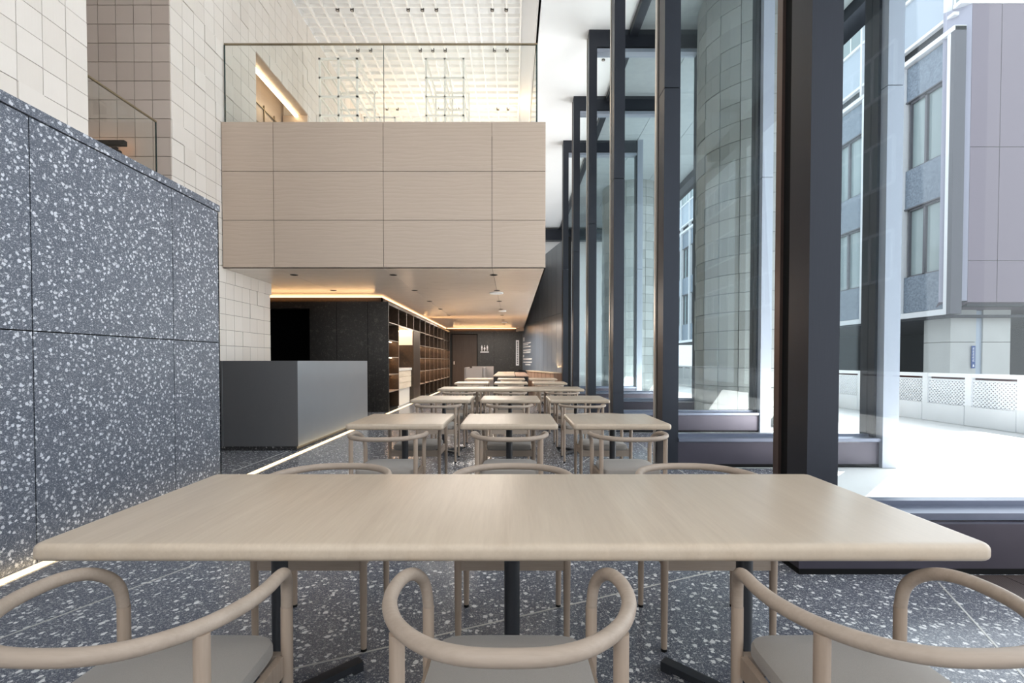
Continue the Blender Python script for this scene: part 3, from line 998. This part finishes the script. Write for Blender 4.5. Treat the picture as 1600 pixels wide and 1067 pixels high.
# blue granite block along the street
gb = prop('granite_building', 'blue grey granite office building with paired windows beyond the fence')
BX = 16.7
PITCH = 2.2
y0 = 18.15
nmod = 14
MB().box(BX + .35, BX + .55, y0 + .5, 24.2, 3.0, 20).box(BX + .35, BX + 6, 24.2, y0 + nmod * PITCH, 3.0, 20).build('body', 'dark_under', gb)
for i in range(nmod):
    ya = y0 + i * PITCH
    # pilaster
    MB().box(BX - .12, BX + .3, ya - .02, ya + .12, 3.0, 13.75).build('pilaster', 'white_frame', gb)
    for j, (w0, w1) in enumerate(((4.75, 7.6), (9.25, 12.1))):
        MB().box(BX + .05, BX + .3, ya + .14, ya + PITCH - .04, (3.25, 7.65)[j], w0).build('spandrel', 'blue_granite', gb)
        wf = MB()
        a0, a1 = ya + .2, ya + PITCH - .12
        wf.box(BX + .12, BX + .26, a0, a0 + .07, w0, w1).box(BX + .12, BX + .26, a1 - .07, a1, w0, w1)
        wf.box(BX + .12, BX + .26, (a0 + a1) / 2 + .1, (a0 + a1) / 2 + .2, w0, w1).box(BX + .12, BX + .26, a0, a1, w1 - .08, w1).box(BX + .12, BX + .26, a0, a1, w0, w0 + .06)
        wo = wf.build('window', 'dark_frame', gb)
        MB().box(BX + .22, BX + .25, a0 + .05, a1 - .05, w0 + .04, w1 - .04).build('pane', 'ext_pane', wo)
        MB().box(BX + .02, BX + .3, ya + .12, ya + PITCH - .02, w1, w1 + .05).build('lintel', 'dark_frame', gb)
    MB().box(BX + .05, BX + .3, ya + .14, ya + PITCH - .04, 12.15, 13.55).build('spandrel', 'blue_granite', gb)
MB().box(BX - .15, BX + .3, y0 - .2, y0 + nmod * PITCH, 13.6, 13.78).build('coping', 'white_frame', gb)
MB().box(BX - .1, BX + .3, y0 - .1, y0 + nmod * PITCH, 3.0, 3.22).build('base_band', 'white_frame', gb)
MB().box(BX - .12, BX + .3, y0 - .2, y0 - .02, 3.0, 13.75).build('end_return', 'dark_frame', gb)
# curtain wall above
BU = BX + .1
for i in range(nmod):
    ya = y0 + .3 + i * PITCH
    MB().box(BU - .12, BU + .12, ya, ya + .12, 13.9, 20).build('mullion', 'white_frame', gb)
    MB().box(BU, BU + .06, ya + .12, ya + PITCH, 14.4, 16.3).build('facade_panel', 'pale_panel', gb)
    w = MB().box(BU, BU + .05, ya + .12, ya + PITCH, 16.4, 18.6).build('window', 'ext_pane', gb)
    MB().box(BU - .03, BU, ya + PITCH * .4, ya + PITCH * .4 + .06, 16.4, 18.6).build('sash', 'white_frame', w)
    MB().box(BU, BU + .06, ya + .12, ya + PITCH, 18.7, 20).build('facade_panel', 'pale_panel', gb)
for z in (14.3, 16.3, 18.6):
    MB().box(BU - .1, BU + .1, y0, y0 + nmod * PITCH, z, z + .12).build('transom', 'white_frame', gb)
# undercroft
uc = prop('undercroft', 'dark open undercroft beneath the granite office building', 'undercroft')
MB().box(BX + .3, 34, 32, 32.3, -3, 3.0).box(26, 26.3, 18.5, 32, -3, 3).build('rear_wall', 'dark_under', uc)
MB().box(BX, 34, 18.3, 50, 2.9, 3.0).build('soffit', 'dark_under', uc)
for y in (22.5, 27):
    MB().box(BX + .3, BX + .5, y, y + .25, -3, 2.9).build('post', 'frame', uc)
MB().box(17.6, 25, 24, 24.1, -3, .6).build('low_wall', 'frame', uc)
MB().cyl((19.6, 22), .12, 2.85, 2.9, 12).build('lamp', emit('street lamp lens', (1, 1, 1, 1), 3), uc)

# building behind the viewpoint whose reflection shows in the bay glass
rb = prop('ribbon_window_building', 'grey stone street building with ribbon windows, mirrored in the bay glass')
MB().box(BX, BX + 6, -44, -11, -3, 17.5).build('body', 'stone', rb)
for z0, z1 in ((4.9, 6.9), (9.1, 11.0), (13.2, 15.1)):
    MB().box(BX - .04, BX, -32, -15, z0, z1).build('window', 'ext_pane', rb)
    f = MB()
    f.box(BX - .1, BX, -32, -15, z0 - .12, z0).box(BX - .1, BX, -32, -15, z1, z1 + .12)
    for k in range(14):
        yy = -32 + k * 17 / 13
        f.box(BX - .1, BX, yy - .06, yy + .06, z0, z1)
    f.build('window_surround', 'white_frame', rb)


# ------------------------------------------------------------------ tables
def make_table(big, label, loc, group):
    w = 2.56 if big else .76
    d = .80 if big else .73
    root = thing('dining_table', label, 'table', loc, 0, group)
    MB().rbox(-w / 2, w / 2, 0, d, .682, .73, .018, 5, .03, 5).build('tabletop', 'tabletop', root, True)
    for x in ((-.81, 0, .81) if big else (0,)):
        cy = d / 2
        MB().cyl((x, cy), .027, .03, .672, 24).build('pedestal', 'black_steel', root, True)
        MB().box(x - .16, x + .16, cy - .16, cy + .16, .672, .682).build('mounting_plate', 'black_steel', root)
        b = MB()
        for k in range(4):
            a = PI / 4 + k * PI / 2
            m = Matrix.Translation((x, cy, 0)) @ Matrix.Rotation(a, 4, 'Z')
            b.box(0, .30, -.022, .022, .012, .038, m)
            b.box(.26, .30, -.022, .022, 0, .012, m)
        b.build('base', 'black_steel', root)
    return root


# ------------------------------------------------------------------ chair
def make_chair(label, loc, rotz, group):
    root = thing('armchair', label, 'chair', loc, rotz, group)
    half = [(0, -.280, .675), (.09, -.272, .675), (.165, -.238, .675), (.2275, -.175, .675), (.264, -.095, .675), (.274, -.02, .674),
            (.268, .05, .670), (.256, .105, .655), (.242, .148, .625), (.232, .172, .585), (.2275, .18, .53)]
    path = [(-x, y, z) for x, y, z in reversed(half[1:])] + half
    MB().tube(path, lambda u: .0168 - .0018 * abs(2 * u - 1) ** 3, 18, 7).build('arm_rail', 'chair_wood', root, True)
    for sx in (-1, 1):
        for sy in (-1, 1):
            top = .53 if sy > 0 else .664
            b = MB().tube([(sx * .2275, sy * .18, .012), (sx * .2275, sy * .18, .20), (sx * .2275, sy * .18, .40), (sx * .2275, sy * .18, top)],
                          lambda u: .0125 + .0035 * min(1, u * 1.6), 16, 1)
            lg = b.build('leg', 'chair_leg', root, True)
            MB().cyl((sx * .2275, sy * .18), .0125, 0, .012, 12).build('foot_cap', 'black', lg, True)
    # seat frame: four aprons
    for sy in (-1, 1):
        MB().box(-.215, .215, sy * .176 - .011, sy * .176 + .011, .342, .398).build('apron', 'chair_wood', root)
        MB().box(sy * .215 - .01, sy * .215 + .01, -.165, .165, .342, .398).build('apron', 'chair_leg', root)
    # cushion: softly domed rounded slab
    b = MB(); n = 44
    rings = [(.96, .398), (1.0, .408), (1.0, .428), (.975, .440), (.90, .447), (.6, .452), (.25, .454)]
    vs = []
    for sc, z in rings:
        for k in range(n):
            a = 2 * PI * k / n
            ca, sa = math.cos(a), math.sin(a)
            e = .30
            px = math.copysign(abs(ca) ** e, ca); py = math.copysign(abs(sa) ** e, sa)
            hw = .209 - .004 * py
            vs.append((px * hw * sc, .004 + py * .196 * sc, z))
    fs = [tuple(reversed(range(n)))]
    for r in range(len(rings) - 1):
        for k in range(n):
            fs.append((r * n + k, r * n + (k + 1) % n, (r + 1) * n + (k + 1) % n, (r + 1) * n + k))
    fs.append(tuple(range((len(rings) - 1) * n, len(rings) * n)))
    b.add(vs, fs).build('seat_cushion', 'fabric', root, True)
    return root


rowY = [1.238, 3.63, 5.93, 8.20, 10.5, 12.85]
rown = ['front row', 'second row', 'third row', 'fourth row', 'fifth row', 'back row']
colX = [(-.905, 'left'), (-.023, 'middle'), (.852, 'right')]
ch0 = None
tb_small = tb_big = None
for r, y in enumerate(rowY):
    big = r in (0, 3)
    if big:
        lab = ('long pale oak table in the foreground on three black pedestals', 'long pale oak table farther back across the fourth row')[r > 0]
        if tb_big is None: tb_big = make_table(True, lab, (0, y, 0), 'long oak tables')
        else: dup(tb_big, (-.02, y, 0), 0, lab)
    for ci, (x, cn) in enumerate(colX):
        xx = x
        if r == 0: xx = (-.857, -.006, .857)[ci]
        if not big:
            lab = 'small square pale oak table, %s of the %s' % (cn, rown[r])
            if tb_small is None: tb_small = make_table(False, lab, (xx, y, 0), 'small square oak tables')
            else: dup(tb_small, (xx, y, 0), 0, lab)
        for side in (0, 1):
            yy = (y - .108) if side == 0 else (y + .905 if big else y + .87)
            rz = (0 if side == 0 else PI) + (random.uniform(-.03, .03) if r > 0 else 0)
            jx = random.uniform(-.012, .012) if r > 0 else 0
            what = 'long oak table' if big else '%s small table' % cn
            lab = 'bleached wood armchair, grey seat, %s of the %s, %s side of %s' % (cn, rown[r], ('near', 'far')[side], ('the long table' if big else 'its table'))
            p = (xx + jx + (0.0 if side == 0 else .008), yy, 0)
            if ch0 is None: ch0 = make_chair(lab, p, rz, 'bleached wood armchairs')
            else: dup(ch0, p, rz, lab)

# far tables and booth
ft = thing('side_table', 'long pale wood table standing lengthwise at the far end', 'table', (-.26, 15.6, 0))
MB().rbox(-.36, .36, 0, 5.6, .70, .74, .01, 2).build('tabletop', 'tabletop', ft)
for _x, _y in ((-.3, .2), (.26, .2), (-.3, 5.3), (.26, 5.3)):
    MB().box(_x, _x + .04, _y, _y + .04, 0, .7).build('leg', 'black_steel', ft)
ft = thing('side_table', 'reddish wood table beside the lengthwise table at the far end', 'table', (.34, 15.6, 0))
MB().rbox(-.22, .22, 0, 4.6, .70, .735, .01, 2).build('tabletop', 'bench_wood', ft)
for _x, _y in ((-.2, .2), (.16, .2), (-.2, 4.2), (.16, 4.2)):
    MB().box(_x, _x + .04, _y, _y + .04, 0, .7).build('leg', 'black_steel', ft)
bo = thing('booth_seat', 'pale grey angular booth screen near the dark door', 'booth', (-1.55, 15.6, 0))
MB().box(0, .60, 0, .04, 0, .98).build('front_panel', 'booth', bo)
MB().box(.58, .62, 0, 1.6, 0, 1.0).build('side_panel', 'booth', bo)
MB().box(-.02, .02, 0, 1.6, 0, 1.0).build('side_panel', 'booth', bo)
MB().box(.1, .88, 1.6, 1.64, 0, 1.02).build('rear_panel', 'booth', bo)
